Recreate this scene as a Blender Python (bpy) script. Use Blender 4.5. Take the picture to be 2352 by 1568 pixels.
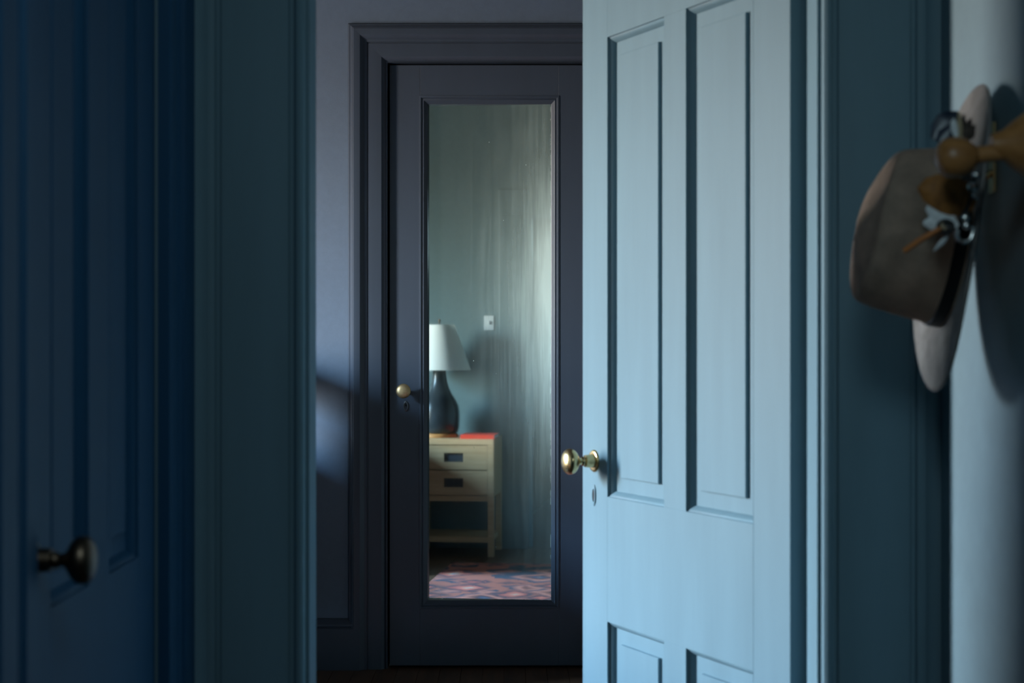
import bpy, bmesh, math, random
from mathutils import Vector, Matrix
random.seed(7)
S = bpy.context.scene
COL = S.collection
for o in list(bpy.data.objects):
    bpy.data.objects.remove(o)
R = math.radians

# ------------------------------------------------------------------ camera
CAMH = 1.28
cam_d = bpy.data.cameras.new('camera')
cam = bpy.data.objects.new('camera', cam_d)
COL.objects.link(cam)
cam.location = (0, 0, CAMH)
cam.rotation_euler = (R(90), 0, 0)
cam_d.sensor_width = 36.0
cam_d.lens = 60.0
cam_d.clip_start = 0.02
cam_d.dof.use_dof = True
cam_d.dof.focus_distance = 5.6
cam_d.dof.aperture_fstop = 5.6
S.camera = cam

# ------------------------------------------------------------------ sky, daylight, exposure
S.view_settings.view_transform = 'Standard'
S.view_settings.look = 'None'
S.view_settings.gamma = 1.0
S.view_settings.use_curve_mapping = False
S.view_settings.exposure = 0.0
try:
    S.cycles.use_denoising = True
    S.cycles.max_bounces = 8
    S.cycles.diffuse_bounces = 5
    S.cycles.sample_clamp_indirect = 6.0
except Exception:
    pass

world = bpy.data.worlds.new('sky')
S.world = world
world.use_nodes = True
wn = world.node_tree
wn.nodes.clear()
w_out = wn.nodes.new('ShaderNodeOutputWorld')
w_bg = wn.nodes.new('ShaderNodeBackground')
w_tc = wn.nodes.new('ShaderNodeTexCoord')
w_sx = wn.nodes.new('ShaderNodeSeparateXYZ')
w_mr = wn.nodes.new('ShaderNodeMapRange')
w_cr = wn.nodes.new('ShaderNodeValToRGB')
w_mr.inputs['From Min'].default_value = -0.35
w_mr.inputs['From Max'].default_value = 0.65
wn.links.new(w_tc.outputs['Generated'], w_sx.inputs[0])
wn.links.new(w_sx.outputs['Z'], w_mr.inputs['Value'])
wn.links.new(w_mr.outputs[0], w_cr.inputs[0])
wn.links.new(w_cr.outputs[0], w_bg.inputs['Color'])
wn.links.new(w_bg.outputs[0], w_out.inputs[0])
w_bg.inputs['Strength'].default_value = 208.0
el = w_cr.color_ramp.elements          # 0.35 = the horizon: street and houses below, hazy sky turning blue above
el[0].position = 0.0;  el[0].color = (0.15, 0.13, 0.115, 1)
el[1].position = 0.33; el[1].color = (0.30, 0.24, 0.205, 1)
for p, c in ((0.42, (0.62, 0.60, 0.58)), (0.52, (0.80, 0.88, 0.96)), (0.63, (0.62, 0.88, 1.14)), (0.78, (0.44, 0.82, 1.30)), (1.0, (0.3, 0.6, 1.1))):
    e = el.new(p); e.color = (*c, 1)

def area(name, loc, rot, sx, sy, power, color, portal=False):
    d = bpy.data.lights.new(name, 'AREA')
    d.shape = 'RECTANGLE'; d.size = sx; d.size_y = sy
    d.energy = power; d.color = color
    if portal:
        d.cycles.is_portal = True
    o = bpy.data.objects.new(name, d)
    COL.objects.link(o)
    o.location = loc; o.rotation_euler = rot
    return o

WX = -3.6                       # window wall of the bedroom
WY0, WY1, WZ0, WZ1 = 4.22, 5.06, 0.72, 2.45
area('window_portal', (WX - 0.16, (WY0 + WY1) / 2, (WZ0 + WZ1) / 2), (0, R(-90), 0), WZ1 - WZ0, WY1 - WY0, 1, (1, 1, 1), True)
# added fill light in the hallway; no real source stands there
area('hall_fill', (0.06, 0.72, 2.02), (R(72), 0, 0), 0.3, 0.3, 3.5, (0.70, 1.0, 1.12))

# ------------------------------------------------------------------ node helpers
def new_mat(name):
    m = bpy.data.materials.new(name)
    m.use_nodes = True
    nt = m.node_tree
    return m, nt, nt.nodes['Principled BSDF']

def nd(nt, t, **kw):
    n = nt.nodes.new(t)
    for k, v in kw.items():
        setattr(n, k, v)
    return n

def mth(nt, op, a, b=None, clamp=False):
    n = nt.nodes.new('ShaderNodeMath'); n.operation = op; n.use_clamp = clamp
    for i, v in enumerate((a, b)):
        if v is None: continue
        if isinstance(v, (int, float)): n.inputs[i].default_value = v
        else: nt.links.new(v, n.inputs[i])
    return n.outputs[0]

def noise(nt, scale, detail=3.0, rough=0.5, stretch=(1, 1, 1), coord='Object'):
    tc = nd(nt, 'ShaderNodeTexCoord'); mp = nd(nt, 'ShaderNodeMapping'); n = nd(nt, 'ShaderNodeTexNoise')
    mp.inputs['Scale'].default_value = stretch
    n.inputs['Scale'].default_value = scale; n.inputs['Detail'].default_value = detail
    n.inputs['Roughness'].default_value = rough
    nt.links.new(tc.outputs[coord], mp.inputs[0]); nt.links.new(mp.outputs[0], n.inputs['Vector'])
    return n.outputs['Fac']

def ramp(nt, fac, stops):
    r = nd(nt, 'ShaderNodeValToRGB')
    e = r.color_ramp.elements
    e[0].position, e[0].color = stops[0][0], (*stops[0][1], 1)
    e[1].position, e[1].color = stops[-1][0], (*stops[-1][1], 1)
    for p, c in stops[1:-1]:
        q = e.new(p); q.color = (*c, 1)
    nt.links.new(fac, r.inputs[0])
    return r.outputs[0]

def bump(nt, b, h, strength, dist=0.002):
    n = nd(nt, 'ShaderNodeBump')
    n.inputs['Strength'].default_value = strength; n.inputs['Distance'].default_value = dist
    nt.links.new(h, n.inputs['Height']); nt.links.new(n.outputs[0], b.inputs['Normal'])

def paint(name, col, rough, var=0.12, bstr=0.12, scale=14, stretch=(1, 1, 0.12), spec=0.5):
    m, nt, b = new_mat(name)
    f = noise(nt, scale, 4, 0.6, stretch)
    lo = tuple(c * (1 - var) for c in col); hi = tuple(c * (1 + var) for c in col)
    nt.links.new(ramp(nt, f, [(0.3, lo), (0.7, hi)]), b.inputs['Base Color'])
    b.inputs['Roughness'].default_value = rough
    b.inputs['Specular IOR Level'].default_value = spec
    bump(nt, b, noise(nt, scale * 9, 3, 0.6, stretch), bstr, 0.001)
    return m

def plain(name, col, rough=0.5, metal=0.0, var=0.0, scale=30, bstr=0.0, spec=0.5):
    m, nt, b = new_mat(name)
    b.inputs['Roughness'].default_value = rough; b.inputs['Metallic'].default_value = metal
    b.inputs['Specular IOR Level'].default_value = spec
    if var:
        f = noise(nt, scale, 4, 0.6)
        nt.links.new(ramp(nt, f, [(0.3, tuple(c * (1 - var) for c in col)), (0.7, tuple(min(1, c * (1 + var)) for c in col))]), b.inputs['Base Color'])
    else:
        f = noise(nt, scale, 2, 0.5)
        b.inputs['Base Color'].default_value = (*col, 1)
    if bstr:
        bump(nt, b, f, bstr, 0.002)
    return m

def wood(name, c1, c2, rough, scale=9, stretch=(1, 1, 1)):
    m, nt, b = new_mat(name)
    f = noise(nt, scale, 5, 0.6, stretch)
    nt.links.new(ramp(nt, f, [(0.3, c1), (0.7, c2)]), b.inputs['Base Color'])
    b.inputs['Roughness'].default_value = rough
    bump(nt, b, f, 0.08, 0.001)
    return m

M = {}
M['blue'] = paint('blue_paint', (0.160, 0.254, 0.302), 0.5, 0.06, spec=0.12)
M['shaded_blue'] = paint('shaded_blue_paint', (0.016, 0.075, 0.155), 0.5, 0.06, spec=0.18)  # the woodwork blue made darker and bluer, its shade put into the colour
M['hallwall'] = paint('hall_wall_paint', (0.148, 0.228, 0.265), 0.55, 0.05, 0.15, 30, (1, 1, 1))
M['char'] = paint('charcoal_paint', (0.051, 0.066, 0.092), 0.38, 0.05, 0.10)
M['charwall'] = paint('charcoal_wall_paint', (0.125, 0.168, 0.232), 0.5, 0.05, 0.35, 45, (1, 1, 1))
M['teal'] = paint('teal_wall_paint', (0.085, 0.13, 0.135), 0.5, 0.05, 0.2, 40, (1, 1, 1))
M['ceil'] = paint('ceiling_paint', (0.10, 0.10, 0.11), 0.8, 0.03, 0.1, 40, (1, 1, 1))
M['white'] = plain('white_paint', (0.75, 0.75, 0.73), 0.5)
M['plank'] = wood('floor_wood', (0.055, 0.026, 0.013), (0.12, 0.058, 0.028), 0.45, 6, (6, 0.5, 6))
M['hallfloor'] = wood('hall_floor_wood', (0.045, 0.024, 0.014), (0.09, 0.048, 0.026), 0.5, 6, (0.5, 6, 6))
M['maple'] = wood('maple_wood', (0.46, 0.265, 0.125), (0.58, 0.36, 0.19), 0.5, 7, (0.6, 6, 6))
M['darkhole'] = plain('dark_slot', (0.03, 0.03, 0.035), 0.7)
M['walnut'] = wood('dark_dresser_wood', (0.035, 0.022, 0.016), (0.07, 0.042, 0.028), 0.5, 6, (0.6, 5, 5))
M['pegwood'] = wood('peg_wood', (0.30, 0.125, 0.035), (0.46, 0.21, 0.07), 0.4, 30, (0.4, 2, 2))
M['brass'] = plain('aged_brass', (0.68, 0.50, 0.25), 0.26, 1.0, 0.16, 40)
M['wornbrass'] = plain('worn_matte_brass', (0.66, 0.46, 0.24), 0.46, 0.85, 0.15, 60)
M['bronze'] = plain('darkened_bronze', (0.15, 0.105, 0.075), 0.40, 1.0, 0.2, 40)  # darkened so the left door's knob carries its shade in the colour
M['silver'] = plain('bright_silver', (0.85, 0.83, 0.80), 0.22, 1.0)
M['black'] = plain('black_leather', (0.012, 0.012, 0.013), 0.5, 0, 0, 120, 0.2)
M['ceramic'] = plain('dark_ceramic', (0.018, 0.024, 0.028), 0.22, 0, 0.2, 12)
M['red'] = plain('red_cover', (0.72, 0.05, 0.02), 0.5, 0, 0.06, 40)
M['linen'] = plain('bed_linen', (0.55, 0.54, 0.50), 0.9, 0, 0.05, 20, 0.1)
M['wool'] = plain('dark_wool', (0.06, 0.07, 0.09), 0.95, 0, 0.2, 60, 0.3)
M['pages'] = plain('book_pages', (0.75, 0.70, 0.6), 0.8)
M['plate'] = plain('switch_plate', (0.5, 0.52, 0.51), 0.35)
M['steel'] = plain('worn_painted_plate', (0.13, 0.135, 0.14), 0.32, 0.5, 0.3, 90)
M['orange'] = plain('orange_quill', (0.55, 0.17, 0.03), 0.5, 0, 0.15, 60)
M['bluefeather'] = plain('blue_black_feather', (0.012, 0.022, 0.045), 0.35, 0, 0.4, 120)
M['whitefeather'] = plain('white_feather', (0.80, 0.80, 0.80), 0.8, 0, 0.08, 160, 0.3)
M['brownfeather'] = plain('brown_feather', (0.36, 0.14, 0.03), 0.7, 0, 0.5, 45, 0.3)
M['darkfeather'] = plain('dark_brown_down', (0.07, 0.05, 0.04), 0.9, 0, 0.5, 160, 0.4)
M['tanfeather'] = plain('tan_feather', (0.42, 0.32, 0.20), 0.8, 0, 0.2, 160)

def m_hat(name, col):
    m, nt, b = new_mat(name)
    f = noise(nt, 26, 5, 0.65)
    f2 = noise(nt, 7, 2, 0.5)
    g = mth(nt, 'ADD', mth(nt, 'MULTIPLY', f, 0.6), mth(nt, 'MULTIPLY', f2, 0.4))
    nt.links.new(ramp(nt, g, [(0.36, tuple(c * 0.68 for c in col)), (0.62, tuple(c * 1.18 for c in col))]), b.inputs['Base Color'])
    b.inputs['Roughness'].default_value = 0.95
    b.inputs['Specular IOR Level'].default_value = 0.15
    bump(nt, b, noise(nt, 420, 3, 0.6), 0.25, 0.001)
    return m
M['felt'] = m_hat('grey_felt', (0.27, 0.252, 0.238))
M['crownfelt'] = m_hat('lightened_felt', (0.58, 0.45, 0.355))  # same felt, lightened to put more light on the crown into its colour

def m_shade():
    m, nt, b = new_mat('lamp_shade_fabric')
    out = nt.nodes['Material Output']
    b.inputs['Base Color'].default_value = (0.85, 0.85, 0.80, 1); b.inputs['Roughness'].default_value = 0.9
    t = nd(nt, 'ShaderNodeBsdfTranslucent'); t.inputs[0].default_value = (0.85, 0.84, 0.78, 1)
    mx = nd(nt, 'ShaderNodeMixShader'); mx.inputs[0].default_value = 0.35
    nt.links.new(b.outputs[0], mx.inputs[1]); nt.links.new(t.outputs[0], mx.inputs[2]); nt.links.new(mx.outputs[0], out.inputs[0])
    return m
M['shade'] = m_shade()

def m_glass():
    m, nt, b = new_mat('window_glass')
    out = nt.nodes['Material Output']
    t = nd(nt, 'ShaderNodeBsdfTransparent'); t.inputs[0].default_value = (0.95, 0.97, 0.97, 1)
    g = nd(nt, 'ShaderNodeBsdfGlossy'); g.inputs['Roughness'].default_value = 0.02
    mx = nd(nt, 'ShaderNodeMixShader'); mx.inputs[0].default_value = 0.06
    nt.links.new(t.outputs[0], mx.inputs[1]); nt.links.new(g.outputs[0], mx.inputs[2]); nt.links.new(mx.outputs[0], out.inputs[0])
    return m
M['glass'] = m_glass()

def m_rug():
    m, nt, b = new_mat('red_patterned_wool')
    tc = nd(nt, 'ShaderNodeTexCoord')
    mp = nd(nt, 'ShaderNodeMapping'); mp.inputs['Scale'].default_value = (1, 1, 1)
    nt.links.new(tc.outputs['Object'], mp.inputs[0])
    v = nd(nt, 'ShaderNodeTexVoronoi'); v.distance = 'MANHATTAN'; v.inputs['Scale'].default_value = 4.6
    v.inputs['Randomness'].default_value = 0.8
    nz = nd(nt, 'ShaderNodeTexNoise'); nz.inputs['Scale'].default_value = 6.0; nz.inputs['Detail'].default_value = 3
    nt.links.new(mp.outputs[0], nz.inputs['Vector'])
    vm = nd(nt, 'ShaderNodeVectorMath', operation='MULTIPLY_ADD'); vm.inputs[1].default_value = (0.16, 0.16, 0.0)
    nt.links.new(nz.outputs['Color'], vm.inputs[0]); nt.links.new(mp.outputs[0], vm.inputs[2])
    nt.links.new(vm.outputs[0], v.inputs['Vector'])
    c = ramp(nt, v.outputs['Distance'], [(0.0, (0.10, 0.22, 0.50)), (0.18, (0.62, 0.42, 0.30)), (0.3, (0.70, 0.19, 0.13)), (0.5, (0.55, 0.11, 0.08)), (0.62, (0.03, 0.035, 0.06)), (0.9, (0.45, 0.12, 0.08))])
    s = nd(nt, 'ShaderNodeSeparateColor'); nt.links.new(v.outputs['Color'], s.inputs[0])
    mx = nd(nt, 'ShaderNodeMix', data_type='RGBA')
    nt.links.new(mth(nt, 'GREATER_THAN', s.outputs[0], 0.55), mx.inputs[0])
    nt.links.new(c, mx.inputs[6]); 
    c2 = ramp(nt, v.outputs['Distance'], [(0.0, (0.6, 0.3, 0.1)), (0.25, (0.05, 0.07, 0.13)), (0.45, (0.10, 0.03, 0.03)), (0.7, (0.65, 0.2, 0.14)), (1.0, (0.04, 0.05, 0.08))])
    nt.links.new(c2, mx.inputs[7])
    nt.links.new(mx.outputs[2], b.inputs['Base Color'])
    b.inputs['Roughness'].default_value = 0.95
    bump(nt, b, noise(nt, 300, 2, 0.5), 0.4, 0.002)
    return m
M['rug'] = m_rug()

def m_mirror():
    """old silvered glass: a soft greenish reflection under streaks of grime that thicken towards one side, with a glow and its fall-off painted in"""
    m, nt, b = new_mat('old_mirror')
    out = nt.nodes['Material Output']
    tc = nd(nt, 'ShaderNodeTexCoord'); sp = nd(nt, 'ShaderNodeSeparateXYZ')
    nt.links.new(tc.outputs['Generated'], sp.inputs[0])
    x, z = sp.outputs['X'], sp.outputs['Z']
    st = noise(nt, 1.0, 4, 0.6, (22, 1, 1.3), 'Object')
    st2 = noise(nt, 1.0, 4, 0.6, (60, 1, 2.5), 'Object')
    bl = noise(nt, 1.0, 4, 0.6, (5, 1, 3.4), 'Object')
    def smooth(v, a, c):
        n = nd(nt, 'ShaderNodeMapRange', interpolation_type='SMOOTHSTEP')
        n.inputs['From Min'].default_value = a; n.inputs['From Max'].default_value = c
        nt.links.new(v, n.inputs['Value']); return n.outputs[0]
    s = mth(nt, 'ADD', mth(nt, 'MULTIPLY', st, 0.6), mth(nt, 'MULTIPLY', st2, 0.4))
    s = smooth(s, 0.30, 0.72)
    B = smooth(bl, 0.3, 0.72)
    xr = mth(nt, 'POWER', x, 3.2)
    up = smooth(z, 0.12, 0.60)
    zc = mth(nt, 'MULTIPLY', mth(nt, 'ADD', 0.16, mth(nt, 'MULTIPLY', up, 0.84)), mth(nt, 'SUBTRACT', 1.0, mth(nt, 'MULTIPLY', smooth(z, 0.62, 0.97), 0.80)))  # thins the haze low down and at the top, painting in dimmer light
    right = mth(nt, 'MULTIPLY', mth(nt, 'MULTIPLY', xr, mth(nt, 'ADD', 0.55, mth(nt, 'MULTIPLY', s, 0.5))), zc)
    mid = mth(nt, 'MULTIPLY', mth(nt, 'MULTIPLY', s, mth(nt, 'ADD', 0.25, B)), mth(nt, 'MULTIPLY', smooth(x, 0.1, 0.8), 0.15))
    base = mth(nt, 'ADD', 0.022, mth(nt, 'MULTIPLY', mid, mth(nt, 'ADD', 0.25, mth(nt, 'MULTIPLY', up, 0.75))))
    corner = mth(nt, 'MULTIPLY', mth(nt, 'SUBTRACT', 1.0, smooth(x, 0.04, 0.26)), mth(nt, 'SUBTRACT', 1.0, smooth(z, 0.0, 0.085)))
    base = mth(nt, 'ADD', base, mth(nt, 'MULTIPLY', corner, 0.35))
    glow = mth(nt, 'MULTIPLY', mth(nt, 'POWER', x, 8.0), mth(nt, 'MULTIPLY', smooth(z, 0.32, 0.64), mth(nt, 'SUBTRACT', 1.0, smooth(z, 0.64, 0.92))))  # bright patch of light painted into the haze at the right edge
    fac = mth(nt, 'ADD', base, mth(nt, 'ADD', mth(nt, 'MULTIPLY', right, 0.9), mth(nt, 'MULTIPLY', glow, 0.6)))
    # worn silver along the very edges, and specks
    ed = mth(nt, 'MAXIMUM', smooth(x, 0.972, 1.0), mth(nt, 'MAXIMUM', mth(nt, 'SUBTRACT', 1.0, smooth(z, 0.0, 0.006)), smooth(z, 0.996, 1.0)))
    ed = mth(nt, 'MULTIPLY', ed, smooth(noise(nt, 30, 3, 0.6), 0.42, 0.6))
    v = nd(nt, 'ShaderNodeTexVoronoi'); v.inputs['Scale'].default_value = 34
    nt.links.new(tc.outputs['Object'], v.inputs['Vector'])
    sc_ = nd(nt, 'ShaderNodeSeparateColor'); nt.links.new(v.outputs['Color'], sc_.inputs[0])
    sk = mth(nt, 'MULTIPLY', mth(nt, 'LESS_THAN', v.outputs['Distance'], 0.045), mth(nt, 'GREATER_THAN', sc_.outputs[0], 0.86))
    fac = mth(nt, 'ADD', fac, mth(nt, 'MULTIPLY', ed, 0.7))
    fac = mth(nt, 'ADD', fac, mth(nt, 'MULTIPLY', sk, 0.7), True)
    g = nd(nt, 'ShaderNodeBsdfGlossy'); g.inputs['Color'].default_value = (0.74, 0.82, 0.77, 1)
    nt.links.new(mth(nt, 'ADD', 0.012, mth(nt, 'MULTIPLY', s, 0.02)), g.inputs['Roughness'])
    d = nd(nt, 'ShaderNodeBsdfDiffuse'); d.inputs['Color'].default_value = (0.68, 0.84, 0.78, 1)
    mx = nd(nt, 'ShaderNodeMixShader')
    nt.links.new(fac, mx.inputs[0]); nt.links.new(g.outputs[0], mx.inputs[1]); nt.links.new(d.outputs[0], mx.inputs[2])
    nt.links.new(mx.outputs[0], out.inputs[0])
    return m
M['mirror'] = m_mirror()

# ------------------------------------------------------------------ mesh helpers
def link(name, bm, mat, parent=None, smooth=None, recalc=True):
    if recalc:
        bmesh.ops.recalc_face_normals(bm, faces=bm.faces[:])
    me = bpy.data.meshes.new(name)
    bm.to_mesh(me); bm.free()
    if mat is not None:
        me.materials.append(M[mat] if isinstance(mat, str) else mat)
    if smooth is not None:
        for p in me.polygons: p.use_smooth = True
        try: me.set_sharp_from_angle(angle=R(smooth))
        except Exception: pass
    o = bpy.data.objects.new(name, me)
    COL.objects.link(o)
    if parent is not None: o.parent = parent
    return o

def tag(o, label=None, cat=None, kind=None, group=None):
    if label: o['label'] = label
    if cat: o['category'] = cat
    if kind: o['kind'] = kind
    if group: o['group'] = group
    return o

def empty(name, loc=(0, 0, 0), rz=0.0):
    o = bpy.data.objects.new(name, None)
    o.empty_display_size = 0.1
    COL.objects.link(o)
    o.location = loc; o.rotation_euler = (0, 0, rz)
    return o

def box(bm, x0, x1, y0, y1, z0, z1, bev=0.0):
    vs = [bm.verts.new((x, y, z)) for x in (x0, x1) for y in (y0, y1) for z in (z0, z1)]
    q = [(0, 1, 3, 2), (4, 6, 7, 5), (0, 4, 5, 1), (2, 3, 7, 6), (0, 2, 6, 4), (1, 5, 7, 3)]
    fs = [bm.faces.new([vs[i] for i in f]) for f in q]
    if bev:
        es = list({e for f in fs for e in f.edges})
        bmesh.ops.bevel(bm, geom=es, offset=bev, segments=2, profile=0.5, affect='EDGES')
    return bm

def bx(*a, bev=0.0):
    return box(bmesh.new(), *a, bev=bev)

def bridge(bm, loops, closed=True, cap0=False, cap1=False):
    n = len(loops[0])
    for a, b in zip(loops, loops[1:]):
        for i in range(n if closed else n - 1):
            j = (i + 1) % n
            bm.faces.new((a[i], a[j], b[j], b[i]))
    if cap0: bm.faces.new(list(reversed(loops[0])))
    if cap1: bm.faces.new(loops[-1])

def lathe(prof, n=28, axis='z', bm=None, mat=None, sx=1.0, sy=1.0):
    """prof: list of (radius, height); mat: matrix applied"""
    bm = bm or bmesh.new()
    loops = []
    for r, h in prof:
        lp = []
        for i in range(n):
            a = 2 * math.pi * i / n
            p = Vector((r * sx * math.cos(a), r * sy * math.sin(a), h))
            if axis == 'x': p = Vector((p.z, p.x, p.y))
            elif axis == 'y': p = Vector((p.y, p.z, p.x))
            if mat is not None: p = mat @ p
            lp.append(bm.verts.new(p))
        loops.append(lp)
    bridge(bm, loops, True, prof[0][0] > 1e-6, prof[-1][0] > 1e-6)
    bmesh.ops.remove_doubles(bm, verts=bm.verts[:], dist=1e-6)
    return bm

def tube(pts, rads, n=10, bm=None):
    bm = bm or bmesh.new()
    loops = []
    pts = [Vector(p) for p in pts]
    if isinstance(rads, (int, float)): rads = [rads] * len(pts)
    up = Vector((0.31, 0.17, 0.93)).normalized()
    for i, p in enumerate(pts):
        d = (pts[min(i + 1, len(pts) - 1)] - pts[max(i - 1, 0)]).normalized()
        u = d.cross(up)
        if u.length < 0.05: u = d.cross(Vector((1, 0, 0)))
        u.normalize(); v = d.cross(u)
        loops.append([bm.verts.new(p + rads[i] * (math.cos(2 * math.pi * k / n) * u + math.sin(2 * math.pi * k / n) * v)) for k in range(n)])
    bridge(bm, loops, True, True, True)
    return bm

def sweep_rect(x0, x1, z0, z1, prof, y0=0.0, bm=None, close=False):
    """prof: (inset towards the rectangle's middle, depth +y); nested rectangles"""
    bm = bm or bmesh.new()
    loops = []
    for u, d in prof:
        loops.append([bm.verts.new((a, y0 + d, b)) for a, b in ((x0 + u, z0 + u), (x1 - u, z0 + u), (x1 - u, z1 - u), (x0 + u, z1 - u))])
    bridge(bm, loops, True, False, close)
    return bm

def extr(prof, z0, z1, bm=None):
    """closed profile in (x, y) extruded along z"""
    bm = bm or bmesh.new()
    a = [bm.verts.new((x, y, z0)) for x, y in prof]
    b = [bm.verts.new((x, y, z1)) for x, y in prof]
    bridge(bm, [a, b], True, True, True)
    return bm

# ------------------------------------------------------------------ setting: shells
def struct(name, bm, mat, label, parent=None, cat=None):
    o = link(name, bm, mat, parent)
    o['kind'] = 'structure'; o['label'] = label
    if cat: o['category'] = cat
    return o

HALL_L, HALL_R, DW, DB = -0.53, 0.683, 2.75, 2.89      # hallway walls; door wall front and back
HC, RC = 2.6, 2.9                                      # ceilings
JL, JR = -0.3266, 0.492                                # jamb faces
FAR = 6.68                                             # far wall face
RX1 = 2.1
LD0, LD1 = 1.837, 2.556                                # left door along its wall
DOORH = 2.03

b = bx(HALL_L - 0.12, HALL_L, -2, LD0, 0, HC); box(b, HALL_L - 0.12, HALL_L, LD1, DW, 0, HC); box(b, HALL_L - 0.12, HALL_L, LD0, LD1, DOORH + 0.01, HC); box(b, HALL_L - 0.12, HALL_L - 0.10, LD0, LD1, -0.1, DOORH + 0.01)
struct('wall_left', b, 'hallwall', 'blue painted wall around the closed panelled door at left')
struct('wall_right', bx(HALL_R, HALL_R + 0.12, -2, DW, 0, HC), 'hallwall', 'pale blue plastered side wall behind the hanging felt hat')
b = bx(HALL_L - 0.12, JL - 0.02, DW, DB, -0.1, HC); box(b, JR + 0.033, HALL_R + 0.12, DW, DB, -0.1, HC); box(b, JL - 0.02, JR + 0.033, DW, DB, 2.075, HC)
box(b, WX, HALL_L - 0.12, DW, DB, -0.1, HC); box(b, HALL_R + 0.12, RX1, DW, DB, -0.1, HC); box(b, WX, RX1, DW, DB, HC, RC)
struct('wall_partition', b, 'hallwall', 'thin wall holding the open doorway between hall and bedroom')
b = bx(WX, JL - 0.02, DB, DB + 0.004, -0.1, RC); box(b, JR + 0.033, RX1, DB, DB + 0.004, -0.1, RC); box(b, JL - 0.02, JR + 0.033, DB, DB + 0.004, 2.075, RC)
struct('wall_near', b, 'teal', 'teal green bedroom wall behind the lamp, seen only in the mirror')
b = bx(-0.65, 0.80, -2.08, -1.98, -0.1, HC)
struct('wall_rear', b, 'hallwall', 'blue hallway end wall behind the camera')
DX0, DX1 = -0.487, 0.325                              # far doorway
b = bx(WX, DX0 - 0.02, FAR, FAR + 0.14, -0.1, RC); box(b, DX1 + 0.02, RX1, FAR, FAR + 0.14, -0.1, RC); box(b, DX0 - 0.02, DX1 + 0.02, FAR, FAR + 0.14, 2.395, RC)
struct('wall_far', b, 'charwall', 'charcoal painted bedroom wall around the mirrored door')
b = bx(WX - 0.14, WX, DB, WY0, -0.1, RC); box(b, WX - 0.14, WX, WY1, FAR, -0.1, RC); box(b, WX - 0.14, WX, WY0, WY1, -0.1, WZ0); box(b, WX - 0.14, WX, WY0, WY1, WZ1, RC)
struct('wall_west', b, 'teal', 'bedroom wall with the daylight window')
struct('wall_east', bx(RX1, RX1 + 0.1, DB, FAR, -0.1, RC), 'teal', 'bedroom side wall hidden behind the open door')
struct('ceiling', bx(HALL_L - 0.12, HALL_R + 0.12, -2, DW, HC, HC + 0.1), 'ceil', 'hallway ceiling')
struct('ceiling', bx(WX, RX1, DB, FAR + 0.14, RC, RC + 0.1), 'ceil', 'dark bedroom ceiling')
struct('floor', bx(HALL_L - 0.12, HALL_R + 0.12, -2, DB, -0.06, 0), 'hallfloor', 'dark wooden hallway floor')
fl = struct('floor', bx(WX, RX1, DB, FAR + 0.14, -0.08, -0.02), 'hallfloor', 'dark brown plank floor of the bedroom')
pw = 0.083
k = 0
x = WX
while x < RX1 - 0.01:
    x1 = min(x + pw, RX1)
    y0 = DB
    cut = DB + 0.6 + (k * 1.37) % 2.9
    for (a, c) in ((y0, cut), (cut, FAR + 0.139)):
        h = random.uniform(-0.0008, 0.0)
        link('plank', bx(x + 0.0008, x1 - 0.0008, a + 0.0008, c - 0.0008, -0.02, h), 'plank', fl)
    x = x1; k += 1

# windows
def window(name, label, axis, at, a0, a1, z0, z1, depth):
    o = empty(name); tag(o, label, None, 'structure')
    def bb(p0, p1, q0, q1, d0, d1):
        return bx(d0, d1, p0, p1, q0, q1) if axis == 'x' else bx(p0, p1, d0, d1, q0, q1)
    f = bb(a0, a0 + 0.05, z0, z1, at - depth, at); 
    for r in ((a1 - 0.05, a1, z0, z1), (a0, a1, z0, z0 + 0.06), (a0, a1, z1 - 0.05, z1)):
        if axis == 'x': box(f, at - depth, at, r[0], r[1], r[2], r[3])
        else: box(f, r[0], r[1], at - depth, at, r[2], r[3])
    link('window_frame', f, 'white', o)
    zm = (z0 + z1) / 2
    link('meeting_rail', bb(a0 + 0.05, a1 - 0.05, zm - 0.02, zm + 0.02, at - depth * 0.7, at - depth * 0.3), 'white', o)
    for q0, q1 in ((z0 + 0.06, zm - 0.02), (zm + 0.02, z1 - 0.05)):
        link('pane', bb(a0 + 0.05, a1 - 0.05, q0, q1, at - depth * 0.52, at - depth * 0.48), 'glass', o)
    link('sill', bb(a0 - 0.04, a1 + 0.04, z0 - 0.03, z0, at - depth, at + 0.05), 'white', o)
    return o
window('window_1', 'white sash window lighting the bedroom from its side wall', 'x', WX - 0.03, WY0, WY1, WZ0, WZ1, 0.06)

# ------------------------------------------------------------------ doorway lining and casings (trim_1)
t1 = empty('trim_1', (0, DW, 0)); tag(t1, 'blue moulded casing and jambs of the open doorway in the middle', None, 'structure')
def loc_y(bm):                     # build in world, shift to the parent's frame
    bmesh.ops.translate(bm, verts=bm.verts[:], vec=(0, -DW, 0)); return bm
y0, y1 = DW, DB + 0.004
link('jamb', loc_y(extr([(JL, y0), (JL, y0 + 0.095), (JL - 0.012, y0 + 0.095), (JL - 0.012, y1), (JL - 0.02, y1), (JL - 0.02, y0)], 0, 2.055)), 'blue', t1)
link('jamb', loc_y(extr([(JR, y0), (JR, y0 + 0.095), (JR + 0.013, y0 + 0.095), (JR + 0.013, y1), (JR + 0.033, y1), (JR + 0.033, y0)], 0, 2.055)), 'blue', t1)
link('head_jamb', loc_y(bx(JL - 0.02, JR + 0.033, y0, y1, 2.05, 2.075)), 'blue', t1)
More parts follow.
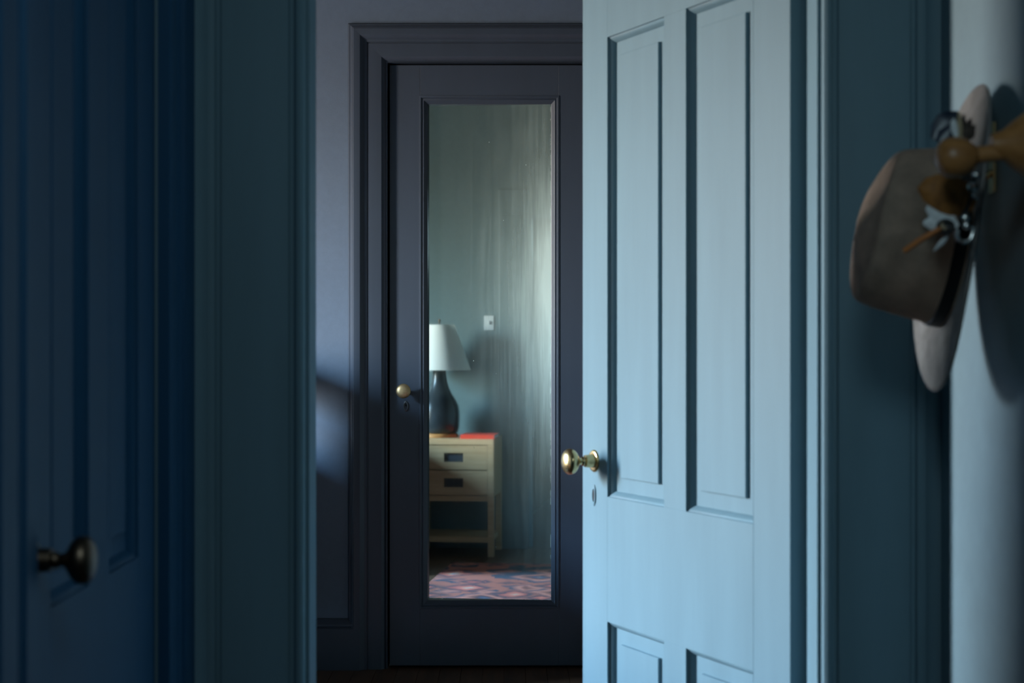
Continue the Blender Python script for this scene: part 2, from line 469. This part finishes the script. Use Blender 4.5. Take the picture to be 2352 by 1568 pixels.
def casing_prof(w):               # (u away from the opening, protrusion)
    return [(0.006, 0.0), (0.006, 0.010), (0.008, 0.016), (0.013, 0.0195), (0.018, 0.019), (0.022, 0.015), (0.0235, 0.011), (0.030, 0.011), (0.0315, 0.015), (0.036, 0.0165),
            (w - 0.045, 0.0165), (w - 0.042, 0.013), (w - 0.036, 0.013), (w - 0.034, 0.019), (w - 0.028, 0.022), (w - 0.021, 0.021), (w - 0.018, 0.026), (w - 0.010, 0.034), (w, 0.036), (w, 0.0)]
wl = JL - (-0.510)
link('side_casing', loc_y(extr([(JL - u, DW - p) for u, p in casing_prof(wl)], 0, 2.06)), 'blue', t1, 35)
wr = HALL_R - 0.0005 - JR
link('side_casing', loc_y(extr([(JR + u, DW - p) for u, p in casing_prof(wr)], 0, 2.06)), 'blue', t1, 35)
link('head_casing', loc_y(bx(-0.510, HALL_R - 0.0005, DW - 0.02, DW, 2.06, 2.24)), 'blue', t1)
for xa, xb in ((JL - 0.195, JL - 0.008), (JR + 0.05, JR + 0.235)):
    link('back_casing', loc_y(bx(xa, xb, y1, y1 + 0.02, 0, 2.06, bev=0.003)), 'teal', t1)
link('back_head_casing', loc_y(bx(JL - 0.195, JR + 0.235, y1, y1 + 0.02, 2.06, 2.22, bev=0.003)), 'teal', t1)

# ------------------------------------------------------------------ panelled doors
MOULD = [(0, 0), (0.0005, 0.0036), (0.0030, 0.0050), (0.0062, 0.0080), (0.0090, 0.0114), (0.0112, 0.0146), (0.0118, 0.0160)]
FIELD = [(0.0116, 0.0158), (0.041, 0.0158), (0.0415, 0.0098), (0.0425, 0.0092)]
def knob_prof_x(sc=1.0):          # axis along -y (out of the door face); list of (radius, distance)
    return [(0.0, 0.0715), (0.008, 0.0712), (0.016, 0.0695), (0.0225, 0.066), (0.0265, 0.061), (0.0272, 0.0555), (0.0255, 0.050), (0.021, 0.045), (0.015, 0.0415), (0.0095, 0.0385), (0.0072, 0.034), (0.0070, 0.030)]
def shank_prof():
    return [(0.0070, 0.031), (0.0095, 0.0285), (0.0098, 0.026), (0.0085, 0.0245), (0.0125, 0.022), (0.0135, 0.016), (0.0135, 0.009), (0.0145, 0.006), (0.0145, 0.003)]
def rose_prof():
    return [(0.0235, 0.0), (0.0235, 0.0015), (0.022, 0.0035), (0.019, 0.0045), (0.0145, 0.0042)]

def put_knob(parent, x, z, mat, esc_mat, dz, keyhole=True):
    mt = Matrix.Translation((x, 0, z)) @ Matrix.Rotation(R(90), 4, 'X')
    k_ = link('door_knob', lathe(knob_prof_x(), 36, 'z', None, mt), mat, parent, 60)
    link('shank', lathe(shank_prof(), 28, 'z', None, mt), mat, k_, 40)
    link('rose', lathe(rose_prof(), 36, 'z', None, mt), mat, k_, 40)
    bm = bmesh.new()
    loops = []
    n = 28
    for s, y in ((1.0, 0.0), (1.0, -0.0012), (0.86, -0.0026), (0.62, -0.0026), (0.60, -0.0008)):
        loops.append([bm.verts.new((x + 0.0085 * s * math.cos(2 * math.pi * i / n) * (1 - 0.25 * abs(math.sin(2 * math.pi * i / n)) ** 6), y, z - dz + 0.0225 * s * math.sin(2 * math.pi * i / n))) for i in range(n)])
    bridge(bm, loops)
    e_ = link('escutcheon', bm, esc_mat, parent, 40)
    kb = bmesh.new()
    lathe([(0.0035, 0.0012), (0.0035, 0.0006)], 16, 'z', kb, Matrix.Translation((x, 0, z - dz + 0.005)) @ Matrix.Rotation(R(90), 4, 'X'))
    box(kb, x - 0.0018, x + 0.0018, -0.0012, -0.0006, z - dz - 0.009, z - dz + 0.005)
    lathe([(0.0060, 0.0007), (0.0060, 0.0003)], 16, 'z', kb, Matrix.Translation((x, 0, z - dz)) @ Matrix.Rotation(R(90), 4, 'X') @ Matrix.Diagonal((0.85, 2.2, 1, 1)))
    link('keyhole', kb, 'darkhole', e_)

def panel_door(name, label, w, knob_x, knob_z, esc_dz, kmat, cols, thick=0.038, pm_='blue', lock=0.96):
    d = empty(name); tag(d, label, 'door', 'structure')
    x_a, x_b, x_c, x_d = cols                 # panel openings [x_a,x_b] [x_c,x_d]
    zb, zt = 0.008, DOORH
    rows = ((0.24, 0.702), (lock, 1.907))
    y0, y1 = 0.0, thick
    bv = 0.0012
    link('stile', bx(0, x_a, y0, y1, zb, zt, bev=bv), pm_, d)
    link('stile', bx(x_d, w, y0, y1, zb, zt, bev=bv), pm_, d)
    for z0, z1 in ((zb, rows[0][0]), (rows[0][1], rows[1][0]), (rows[1][1], zt)):
        link('rail', bx(x_a, x_d, y0, y1, z0, z1, bev=0.0004), pm_, d)
    for z0, z1 in rows:
        link('mullion', bx(x_b, x_c, y0, y1, z0, z1, bev=0.0004), pm_, d)
        for a, c in ((x_a, x_b), (x_c, x_d)):
            pm = sweep_rect(a, c, z0, z1, FIELD, 0, None, True)
            sweep_rect(a, c, z0, z1, [(0.0, 0.0160), (0.0, thick - 0.012)], 0, pm)
            sweep_rect(a, c, z0, z1, [(-0.001, thick - 0.012), (0.02, thick - 0.012)], 0, pm, True)
            p_ = link('raised_panel', pm, pm_, d, None)
            link('panel_moulding', sweep_rect(a, c, z0, z1, MOULD), pm_, p_, 50)
    put_knob(d, knob_x, knob_z, kmat, pm_, esc_dz)
    return d

th = R(23.2726)
WD = 0.81
free = Vector((0.4701 - WD * math.sin(th), 2.884 + WD * math.cos(th), 0))
d1 = panel_door('door_1', 'pale blue four panel door standing open with brass knob', WD, WD - 0.753, 1.030, 0.072, 'brass',
                (WD - 0.692, WD - 0.447, WD - 0.361, WD - 0.119))
d1.location = free; d1.rotation_euler = (0, 0, math.atan2(-math.cos(th), math.sin(th)))
for z in (0.25, 1.02, 1.80):
    link('hinge', lathe([(0.005, -0.05), (0.005, 0.05)], 12, 'z', None, Matrix.Translation((WD + 0.004, 0.040, z))), 'bronze', d1, 40)

d2 = panel_door('door_2', 'blue panelled door in the left wall, shade put into paint and knob', LD1 - LD0 - 0.006, 0.058, 1.037, 0.075, 'bronze',
                (0.136, 0.313, 0.420, 0.600), pm_='shaded_blue', lock=0.972)
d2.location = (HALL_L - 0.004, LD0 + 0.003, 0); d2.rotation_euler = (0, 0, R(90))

t2 = empty('trim_2', (HALL_L, 0, 0)); tag(t2, 'shaded blue moulded casing around the closed door at left', None, 'structure')
def side_prof(ya, yb, flip):
    w = yb - ya
    pr = [(0.0, 0.0), (0.0, 0.017), (0.004, 0.020), (0.045, 0.020), (0.050, 0.013), (0.058, 0.013), (0.062, 0.019), (0.072, 0.021), (0.080, 0.015), (0.086, 0.015), (0.090, 0.024), (w, 0.026), (w, 0.0)]
    return [(p, (yb - u) if flip else (ya + u)) for u, p in pr]
link('side_casing', extr(side_prof(LD1 - 0.002, DW - 0.040, False), 0, 2.05), 'shaded_blue', t2, 35)
link('side_casing', extr(side_prof(LD0 - 0.150, LD0 + 0.002, True), 0, 2.05), 'shaded_blue', t2, 35)
link('head_casing', bx(0, 0.02, LD0 - 0.15, DW - 0.040, 2.05, 2.2), 'shaded_blue', t2)

# ------------------------------------------------------------------ far door with mirror (door_3) and its casing (trim_3)
d3 = empty('door_3', (-0.480, FAR + 0.012, 0)); tag(d3, 'charcoal door with a tall old mirror panel and round brass knob', 'door', 'structure')
W3 = 0.799; zt = 2.363; zb = 0.010
mx0, mx1, mz0, mz1 = 0.120, 0.662, 0.236, 2.240
link('stile', bx(0, mx0, 0, 0.045, zb, zt, bev=0.0012), 'char', d3)
link('stile', bx(mx1, W3, 0, 0.045, zb, zt, bev=0.0012), 'char', d3)
link('rail', bx(mx0, mx1, 0.0004, 0.045, zb, mz0, bev=0.0008), 'char', d3)
link('rail', bx(mx0, mx1, 0.0004, 0.045, mz1, zt, bev=0.0008), 'char', d3)
mm = sweep_rect(mx0, mx1, mz0, mz1, [(-0.004, 0.0), (-0.003, -0.003), (0.003, -0.004), (0.006, -0.001), (0.008, 0.002), (0.010, 0.0005), (0.014, 0.0), (0.019, 0.004), (0.024, 0.009), (0.027, 0.011), (0.0285, 0.012), (0.0285, 0.055)])
link('mirror_moulding', mm, 'char', d3, 40)
PH = R(3.3)
gw = mx1 - mx0 - 0.05
mir = link('mirror_pane', bx(-gw / 2 - 0.004, gw / 2 + 0.004, 0, 0.004, mz0 + 0.022, mz1 - 0.022), 'mirror', d3)
mir.location = ((mx0 + mx1) / 2, 0.0285, 0); mir.rotation_euler = (0, 0, -PH)
mir['label'] = 'streaked and hazy old mirror glass'
link('backing_board', bx(mx0, mx1, 0.056, 0.06, mz0, mz1), 'char', d3)
mt = Matrix.Translation((0.057, 0, 1.087)) @ Matrix.Rotation(R(90), 4, 'X')
kn = link('door_knob', lathe([(0, 0.060), (0.012, 0.0595), (0.021, 0.057), (0.0265, 0.052), (0.0285, 0.046), (0.027, 0.040), (0.021, 0.034), (0.013, 0.030), (0.009, 0.026), (0.009, 0.012)], 36, 'z', None, mt), 'wornbrass', d3, 60)
link('rose', lathe([(0.022, 0), (0.022, 0.003), (0.017, 0.006), (0.009, 0.012)], 30, 'z', None, mt), 'steel', kn, 40)
eb = bmesh.new(); n = 28; loops = []
for s, y in ((1.0, 0.0), (1.0, -0.002), (0.85, -0.004), (0.66, -0.004), (0.6, -0.001)):
    loops.append([eb.verts.new((0.064 + 0.0105 * s * math.cos(2 * math.pi * i / n), y, 1.026 + 0.0215 * s * math.sin(2 * math.pi * i / n))) for i in range(n)])
bridge(eb, loops)
es = link('escutcheon', eb, 'steel', d3, 40)
kb = bmesh.new()
lathe([(0.0046, 0.0012), (0.0046, 0.0004)], 16, 'z', kb, Matrix.Translation((0.064, 0, 1.031)) @ Matrix.Rotation(R(90), 4, 'X'))
box(kb, 0.0612, 0.0668, -0.0012, -0.0004, 1.016, 1.032)
link('keyhole', kb, 'darkhole', es)

t3 = empty('trim_3', (0, FAR, 0)); tag(t3, 'charcoal mitred casing around the mirrored door', None, 'structure')
PR3 = [(0.0, 0.012), (0.0, -0.001), (0.006, 0.0), (0.022, 0.0165), (0.025, 0.0175), (0.0735, 0.0175), (0.075, 0.0145), (0.0785, 0.0145), (0.080, 0.0195), (0.089, 0.0205), (0.104, 0.036), (0.107, 0.0375), (0.130, 0.0375), (0.133, 0.034), (0.136, 0.0335), (0.144, 0.024), (0.1465, 0.0245), (0.154, 0.012), (0.1545, 0.0)]
ZT = 2.369
def leg(xe, sgn):
    bm = bmesh.new()
    a = [bm.verts.new((xe + sgn * u, -p, 0)) for u, p in PR3]
    c = [bm.verts.new((xe + sgn * u, -p, ZT + u)) for u, p in PR3]
    bridge(bm, [a, c], False)
    return bm
link('side_casing', leg(DX0, -1), 'char', t3, 30)
link('side_casing', leg(DX1, 1), 'char', t3, 30)
bm = bmesh.new()
bridge(bm, [[bm.verts.new((DX0 - u, -p, ZT + u)) for u, p in PR3], [bm.verts.new((DX1 + u, -p, ZT + u)) for u, p in PR3]], False)
link('head_casing', bm, 'char', t3, 30)
jb = bx(DX0 - 0.02, DX0, 0.0, 0.14, 0, 2.389); box(jb, DX1, DX1 + 0.02, 0, 0.14, 0, 2.389); box(jb, DX0, DX1, 0.0, 0.14, 2.369, 2.389)
link('jamb_lining', jb, 'char', t3)
jb = bx(DX0, DX1, 0.13, 0.14, -0.06, 2.369)
link('back_panel', jb, 'char', t3)

bb = empty('baseboard_far', (0, FAR, 0)); tag(bb, 'tall charcoal baseboard with a moulded cap left of the mirrored door', None, 'structure')
bp = [(0.0, 0), (-0.038, 0), (-0.038, 0.160), (-0.030, 0.166), (-0.034, 0.172), (-0.034, 0.178), (-0.024, 0.186), (-0.012, 0.196), (0.0, 0.198)]
for xa, xb in ((WX, -0.5935), (0.43, RX1)):
    bm = bmesh.new()
    a = [bm.verts.new((xa, y, z)) for y, z in bp]; c = [bm.verts.new((xb, y, z)) for y, z in bp]
    bridge(bm, [a, c], True, True, True)
    link('base_moulding', bm, 'char', bb, 30)

# ------------------------------------------------------------------ bedroom things, most seen only in the mirror
# nightstand against the partition, facing the mirror (+y)
NX0, NX1, NY0, NY1, NH = -0.985, -0.500, 2.935, 3.335, 0.700
ns = empty('nightstand', ((NX0 + NX1) / 2, (NY0 + NY1) / 2, 0))
tag(ns, 'pale maple nightstand with two drawers and an open shelf, in the mirror', 'nightstand')
hw = (NX1 - NX0) / 2; hd = (NY1 - NY0) / 2
link('top', bx(-hw, hw, -hd, hd, NH - 0.035, NH, bev=0.002), 'maple', ns)
lw = 0.036
for sx in (-1, 1):
    for sy in (-1, 1):
        xa = sx * hw - (lw if sx > 0 else 0); ya = sy * hd - (lw if sy > 0 else 0)
        link('leg', bx(xa, xa + lw, ya, ya + lw, 0, NH - 0.035, bev=0.0015), 'maple', ns)
for sx in (-1, 1):
    xa = sx * hw - (0.02 if sx > 0 else 0)
    link('side_panel', bx(min(xa, xa + 0.02), max(xa, xa + 0.02), -hd + lw, hd - lw, 0.36, NH - 0.035), 'maple', ns)
link('back_panel', bx(-hw + lw, hw - lw, -hd + 0.004, -hd + 0.018, 0.36, NH - 0.035), 'maple', ns)
link('rail', bx(-hw + lw, hw - lw, hd - 0.03, hd - 0.002, 0.330, 0.362), 'maple', ns)
link('shelf', bx(-hw + lw * 0.5, hw - lw * 0.5, -hd + 0.01, hd - 0.003, 0.085, 0.118, bev=0.001), 'maple', ns)
link('divider', bx(-hw + lw, hw - lw, -hd + 0.02, hd - 0.03, 0.345, 0.360), 'maple', ns)
for z0, z1 in ((0.366, 0.512), (0.518, 0.661)):
    zc = (z0 + z1) / 2
    df = bmesh.new()
    a, c, e, g = -hw + lw + 0.003, hw - lw - 0.003, z0, z1
    px, pz = 0.058, 0.027
    yF = hd - 0.004
    box(df, a, -px, yF - 0.018, yF, e, g); box(df, px, c, yF - 0.018, yF, e, g)
    box(df, -px, px, yF - 0.018, yF, e, zc - pz); box(df, -px, px, yF - 0.018, yF, zc + pz, g)
    dr = link('drawer', df, 'maple', ns)
    link('finger_slot', bx(-px, px, yF - 0.016, yF - 0.012, zc - pz, zc + pz), 'darkhole', dr)

LX, LY = -0.86, 3.125
lp = empty('table_lamp', (LX, LY, NH)); tag(lp, 'table lamp with dark ceramic body and white cone shade on the nightstand', 'lamp')
link('wood_foot', lathe([(0.112, 0.0), (0.114, 0.004), (0.114, 0.018), (0.106, 0.024), (0.0, 0.024)], 40), 'pegwood', lp, 40)
link('body', lathe([(0.100, 0.024), (0.112, 0.03), (0.120, 0.06), (0.123, 0.11), (0.122, 0.155), (0.116, 0.19), (0.100, 0.225), (0.078, 0.258), (0.060, 0.295), (0.048, 0.335), (0.042, 0.375), (0.039, 0.42), (0.030, 0.432), (0.0, 0.434)], 44), 'ceramic', lp, 50)
link('stem', lathe([(0.008, 0.43), (0.008, 0.50), (0.004, 0.505), (0.004, 0.70), (0.008, 0.705), (0.006, 0.715), (0.0, 0.718)], 16), 'bronze', lp, 40)
sh = lathe([(0.192, 0.408), (0.091, 0.682)], 56)
bmesh.ops.delete(sh, geom=[f for f in sh.faces if len(f.verts) > 4], context='FACES_ONLY')
bmesh.ops.solidify(sh, geom=sh.faces[:], thickness=0.0015)
link('lamp_shade', sh, 'shade', lp, 40)

bk = empty('book', (-0.600, 3.20, NH)); tag(bk, 'thin red book lying on the maple nightstand', 'book')
bm = bx(-0.10, 0.10, -0.12, 0.12, 0.0, 0.003); box(bm, -0.10, 0.10, -0.12, 0.12, 0.021, 0.024); box(bm, -0.103, -0.100, -0.12, 0.12, 0, 0.024)
box(bm, -0.1, 0.1, 0.1165, 0.12, 0.003, 0.021)
link('cover', bm, 'red', bk)
link('page_block', bx(-0.099, 0.096, -0.117, 0.1165, 0.003, 0.021), 'pages', bk)

sw = empty('light_switch', (-0.585, DB + 0.004, 1.395)); tag(sw, 'small white light switch on the teal wall beside the lamp', 'switch')
link('plate', bx(-0.030, 0.030, 0, 0.006, -0.045, 0.045, bev=0.002), 'plate', sw)
link('toggle', bx(-0.005, 0.005, 0.006, 0.016, -0.009, 0.012, bev=0.0015), 'plate', sw)

rg = link('area_rug', bx(-1.15, 1.15, -0.95, 0.95, 0, 0.010, bev=0.003), 'rug', None)
rg.location = (0.45, 4.62, 0.0)
tag(rg, 'red and blue patterned wool rug on the bedroom floor', 'rug')

# furniture out of view, added to block window light and cast shadows
bd = empty('added_bed', (-2.30, 3.60, 0)); tag(bd, 'unseen dark wooden bed with a dark blanket beside the maple nightstand', 'added_bed')
link('headboard', bx(-1.24, -1.19, -0.66, 0.66, 0, 0.95, bev=0.006), 'walnut', bd)
link('frame', bx(-1.19, 1.19, -0.64, 0.64, 0.28, 0.42, bev=0.006), 'walnut', bd)
for sy in (-1, 1):
    link('leg', bx(1.10, 1.17, sy * 0.58 - 0.035, sy * 0.58 + 0.035, 0, 0.28), 'walnut', bd)
link('mattress', bx(-1.18, 1.18, -0.63, 0.63, 0.42, 0.70, bev=0.04), 'linen', bd)
link('blanket', bx(-0.45, 1.195, -0.65, 0.65, 0.40, 0.73, bev=0.03), 'wool', bd)
db = empty('added_daybed', (-2.1, FAR - 0.46, 0)); tag(db, 'unseen dark wooden daybed with railed ends along the charcoal wall', 'added_daybed')
for sx in (-1, 1):
    xe = sx * 1.08
    for yy in (-0.375, 0.375):
        link('post', bx(xe - 0.03, xe + 0.03, yy - 0.03, yy + 0.03, 0, 1.27, bev=0.004), 'walnut', db)
    link('end_panel', bx(xe - 0.014, xe + 0.014, -0.345, 0.345, 0.16, 0.90, bev=0.004), 'walnut', db)
    link('end_rail', bx(xe - 0.02, xe + 0.02, -0.345, 0.345, 1.11, 1.24, bev=0.008), 'walnut', db)
link('frame', bx(-1.06, 1.06, -0.36, 0.36, 0.22, 0.34, bev=0.006), 'walnut', db)
link('mattress', bx(-1.05, 1.05, -0.36, 0.36, 0.34, 0.52, bev=0.04), 'wool', db)
cu = link('added_cushion', bx(-0.07, 0.07, -0.15, 0.13, 0, 0.62, bev=0.05), 'wool', None, 60)
cu.location = (-1.112, FAR - 0.42, 0.521); tag(cu, 'unseen tall dark wool cushion standing at the end of the daybed', 'added_cushion')

# ------------------------------------------------------------------ the hall: hat, hook and peg on the right wall
HY = 2.40
hc = Vector((0.620, HY, 1.426))
hat = empty('hat', hc)
tilt = math.radians(8.4)
# local x -> towards camera (-Y), local y -> up (brim long axis), local z -> crown, away from the wall
ex = Vector((0, -1, 0)); ey = Vector((math.sin(tilt), 0, math.cos(tilt))); ez = ex.cross(ey)
mw = Matrix((ex, ey, ez)).transposed().to_4x4(); mw.translation = hc
hat.matrix_world = mw
inv = mw.inverted()
tag(hat, 'grey felt hat with feathered black band hanging on the right wall', 'hat')
N = 72
def ring(bm, a, b_, hfun, fa=None):
    out = []
    for i in range(N):
        t = 2 * math.pi * i / N
        out.append(bm.verts.new((a * math.cos(t), b_ * math.sin(t), hfun(t))))
    return out
CA, CB = 0.099, 0.126                    # crown base half axes
BA, BB = 0.160, 0.217                    # brim half axes
bm = bmesh.new()
def brimz(s):                            # slight roll of the brim
    return lambda t: s * (0.012 * math.cos(t) ** 2 - 0.004 * math.sin(t) ** 2)
loops = []
for q in (0.0, 0.2, 0.4, 0.6, 0.8, 0.93, 1.0):
    loops.append(ring(bm, CA + (BA - CA) * q, CB + (BB - CB) * q, lambda t, q=q: brimz(q * q)(t) + (0.0)))
loops.append(ring(bm, BA + 0.001, BB + 0.001, lambda t: brimz(1)(t) - 0.002))
for q in (1.0, 0.8, 0.5, 0.2, 0.0):
    loops.append(ring(bm, CA + (BA - CA) * q - 0.001, CB + (BB - CB) * q - 0.001, lambda t, q=q: brimz(q * q)(t) - 0.0045))
bridge(bm, loops)
bridge(bm, [loops[-1], loops[0]])
link('brim', bm, 'felt', hat, 60)
bm = bmesh.new(); loops = []
def topz(t):                             # crown height around its rim: lower at the pinched front (up), fuller behind
    return 0.118 - 0.022 * max(0, math.sin(t)) ** 2 + 0.004 * max(0, -math.sin(t))
for r, h in ((1.0, 0.0), (1.0, 0.03), (0.985, 0.25), (0.965, 0.5), (0.945, 0.72), (0.925, 0.88), (0.90, 0.965), (0.865, 1.01), (0.81, 1.035), (0.75, 1.03), (0.6, 1.05), (0.4, 1.09), (0.2, 1.115), (0.05, 1.12)):
    loops.append(ring(bm, CA * r, CB * r * (1 - 0.05 * h), lambda t, h=h: topz(t) * h + (0.004 * math.sin(math.pi * min(h, 1)))))
bridge(bm, loops, True, False, True)
cr_in = []
bmesh.ops.solidify(bm, geom=bm.faces[:], thickness=0.003)
link('crown', bm, 'crownfelt', hat, 60)
bm = bmesh.new()
loops = [ring(bm, CA * s + o_, CB * s + o_, lambda t, h=h: h) for s, o_, h in ((1.0, 0.0, 0.002), (1.0, 0.0022, 0.003), (0.997, 0.0026, 0.011), (0.993, 0.0022, 0.0195), (0.992, 0.0, 0.0205))]
bridge(bm, loops)
link('hat_band', bm, 'black', hat, 40)

def P(px, py, Y):                        # a point seen in the photograph at a known distance
    return Vector(((px - 1176) / 3920 * Y, Y, CAMH - (py - 784) / 3920 * Y))
def feather(name, pts, widths, mat, thick=0.0022, nrm=Vector((-0.25, -1, 0))):
    """a leaf-shaped vane along pts (world), ridged along its shaft"""
    pts = [Vector(p) for p in pts]
    bm = bmesh.new(); loops = []
    for i, p in enumerate(pts):
        d = (pts[min(i + 1, len(pts) - 1)] - pts[max(i - 1, 0)]).normalized()
        s = d.cross(nrm).normalized(); nn = s.cross(d).normalized()
        if nn.dot(nrm) < 0: nn = -nn
        w = widths[i]
        ring_ = [p + s * w - nn * thick * 0.3, p + s * w * 0.5 + nn * thick * 0.6, p + nn * thick, p - s * w * 0.5 + nn * thick * 0.6, p - s * w - nn * thick * 0.3, p - nn * thick * 0.7]
        loops.append([bm.verts.new(inv @ v) for v in ring_])
    bridge(bm, loops, True, True, True)
    return link(name, bm, mat, hat, 50)
# upper tuft: blue-black wing feather with white bar, tan bar and dark down
feather('wing_feather', [P(2146, 322, 2.262), P(2160, 302, 2.262), P(2176, 284, 2.26), P(2190, 270, 2.26), P(2202, 258, 2.26)], [0.006, 0.015, 0.018, 0.013, 0.003], 'bluefeather')['label'] = 'blue black wing feather'
feather('wing_feather', [P(2160, 330, 2.258), P(2176, 312, 2.256), P(2186, 292, 2.256)], [0.008, 0.014, 0.006], 'bluefeather')['label'] = 'blue black wing feather'
feather('white_feather', [P(2197, 314, 2.250), P(2193, 298, 2.250), P(2190, 280, 2.250), P(2191, 272, 2.25)], [0.003, 0.0048, 0.004, 0.001], 'whitefeather')['label'] = 'narrow white feather'
feather('tan_feather', [P(2204, 318, 2.251), P(2204, 290, 2.250), P(2203, 258, 2.252)], [0.004, 0.004, 0.002], 'tanfeather')
for a, c, w in (((2208, 318), (2214, 262), 0.004), ((2214, 316), (2230, 272), 0.005), ((2218, 318), (2240, 286), 0.005), ((2216, 320), (2240, 304), 0.005)):
    p0, p1 = P(*a, 2.252), P(*c, 2.256)
    feather('down_feather', [p0, p0.lerp(p1, 0.4), p0.lerp(p1, 0.75), p1], [w * 0.7, w, w * 0.9, 0.001], 'darkfeather')
# brown breast feather, white down and orange quill on the near side of the crown
feather('brown_feather', [P(2232, 478, 2.196), P(2205, 458, 2.192), P(2175, 444, 2.192), P(2145, 436, 2.196), P(2122, 434, 2.20), P(2108, 433, 2.203)], [0.012, 0.024, 0.025, 0.021, 0.014, 0.002], 'brownfeather', 0.005)['label'] = 'broad brown feather'
feather('white_feather', [P(2200, 520, 2.198), P(2180, 506, 2.198), P(2155, 488, 2.20), P(2128, 476, 2.205)], [0.003, 0.010, 0.015, 0.003], 'whitefeather')
feather('white_feather', [P(2168, 516, 2.202), P(2145, 510, 2.203), P(2120, 512, 2.206)], [0.004, 0.012, 0.002], 'whitefeather')
feather('white_feather', [P(2178, 540, 2.198), P(2162, 558, 2.20), P(2145, 576, 2.203)], [0.002, 0.0035, 0.001], 'whitefeather')
bm = tube([inv @ P(2076, 577, 2.196), inv @ P(2110, 553, 2.190), inv @ P(2160, 524, 2.186)], [0.0036, 0.0040, 0.0034], 10)
link('quill', bm, 'orange', hat, 40)['label'] = 'orange brown quill'
def loop_pts(cx, cy, rx, ry, Y, a0=0, a1=360, n=20):
    return [inv @ P(cx + rx * math.cos(R(a0 + (a1 - a0) * i / n)), cy + ry * math.sin(R(a0 + (a1 - a0) * i / n)), Y) for i in range(n + 1)]
link('leather_loop', tube(loop_pts(2172, 520, 17, 13, 2.188), 0.0028, 8), 'black', hat, 40)
link('quill_tip', tube([inv @ P(2163, 512, 2.187), inv @ P(2164, 521, 2.187), inv @ P(2172, 526, 2.187)], 0.0024, 8), 'tanfeather', hat, 40)
link('buckle', tube([inv @ P(*q, 2.186) for q in ((2199, 527), (2197, 541), (2202, 551), (2213, 556), (2226, 553), (2232, 545), (2236, 530), (2234, 520))], 0.0030, 10), 'silver', hat, 50)
for cx, cy, r_ in ((2220, 518, 0.0052), (2218, 500, 0.0058), (2234, 430, 0.0075), (2243, 402, 0.0058), (2240, 450, 0.005)):
    c_ = inv @ P(cx, cy, 2.190)
    link('concho', lathe([(r_, -0.002), (r_, 0.0008), (r_ * 0.8, 0.002), (r_ * 0.4, 0.0032), (0, 0.0036)], 20, 'z', None, Matrix.Translation(c_) @ Matrix.Rotation(R(90), 4, 'Y')), 'silver', hat, 40)
link('strap', tube([inv @ P(*q) for q in ((2210, 505, 2.196), (2222, 470, 2.193), (2232, 430, 2.194), (2240, 395, 2.20))], 0.0045, 8), 'black', hat, 40)

# brass hook the hat hangs on
hk = empty('coat_hook', (HALL_R, 2.42, 1.520)); tag(hk, 'brass coat hook on the wall inside the hat', 'hook')
link('plate', bx(-0.004, 0, -0.014, 0.014, -0.03, 0.07, bev=0.0015), 'brass', hk)
link('hook_arm', tube([(-0.003, 0, 0.0), (-0.02, 0, -0.012), (-0.045, 0, -0.008), (-0.06, 0, 0.006), (-0.064, 0, 0.016)], [0.005, 0.005, 0.0045, 0.0045, 0.006], 12), 'brass', hk, 50)
link('upper_arm', tube([(-0.003, 0, 0.05), (-0.02, 0, 0.055), (-0.03, 0, 0.07)], [0.005, 0.0045, 0.006], 12), 'brass', hk, 50)

# wooden peg nearer to the camera
PY = 2.10
pg = empty('coat_peg', (HALL_R, PY, 1.522)); tag(pg, 'turned wooden coat peg with round knob in front of the hat', 'peg')
link('rosette', lathe([(0.056, 0.0), (0.056, 0.016), (0.051, 0.032), (0.042, 0.050), (0.030, 0.066), (0.018, 0.080), (0.012, 0.094)], 36, 'z', None, Matrix.Rotation(R(-90), 4, 'Y')), 'pegwood', pg, 40)
rotp = Matrix.Rotation(R(-90 - 6.5), 4, 'Y')
link('stem', lathe([(0.012, 0.045), (0.0115, 0.06), (0.0105, 0.09), (0.0105, 0.120)], 24, 'z', None, rotp), 'pegwood', pg, 40)
link('knob', lathe([(0.0105, 0.112), (0.015, 0.116), (0.021, 0.122), (0.025, 0.132), (0.0255, 0.142), (0.0235, 0.151), (0.018, 0.158), (0.009, 0.162), (0.0, 0.163)], 32, 'z', None, rotp), 'pegwood', pg, 50)
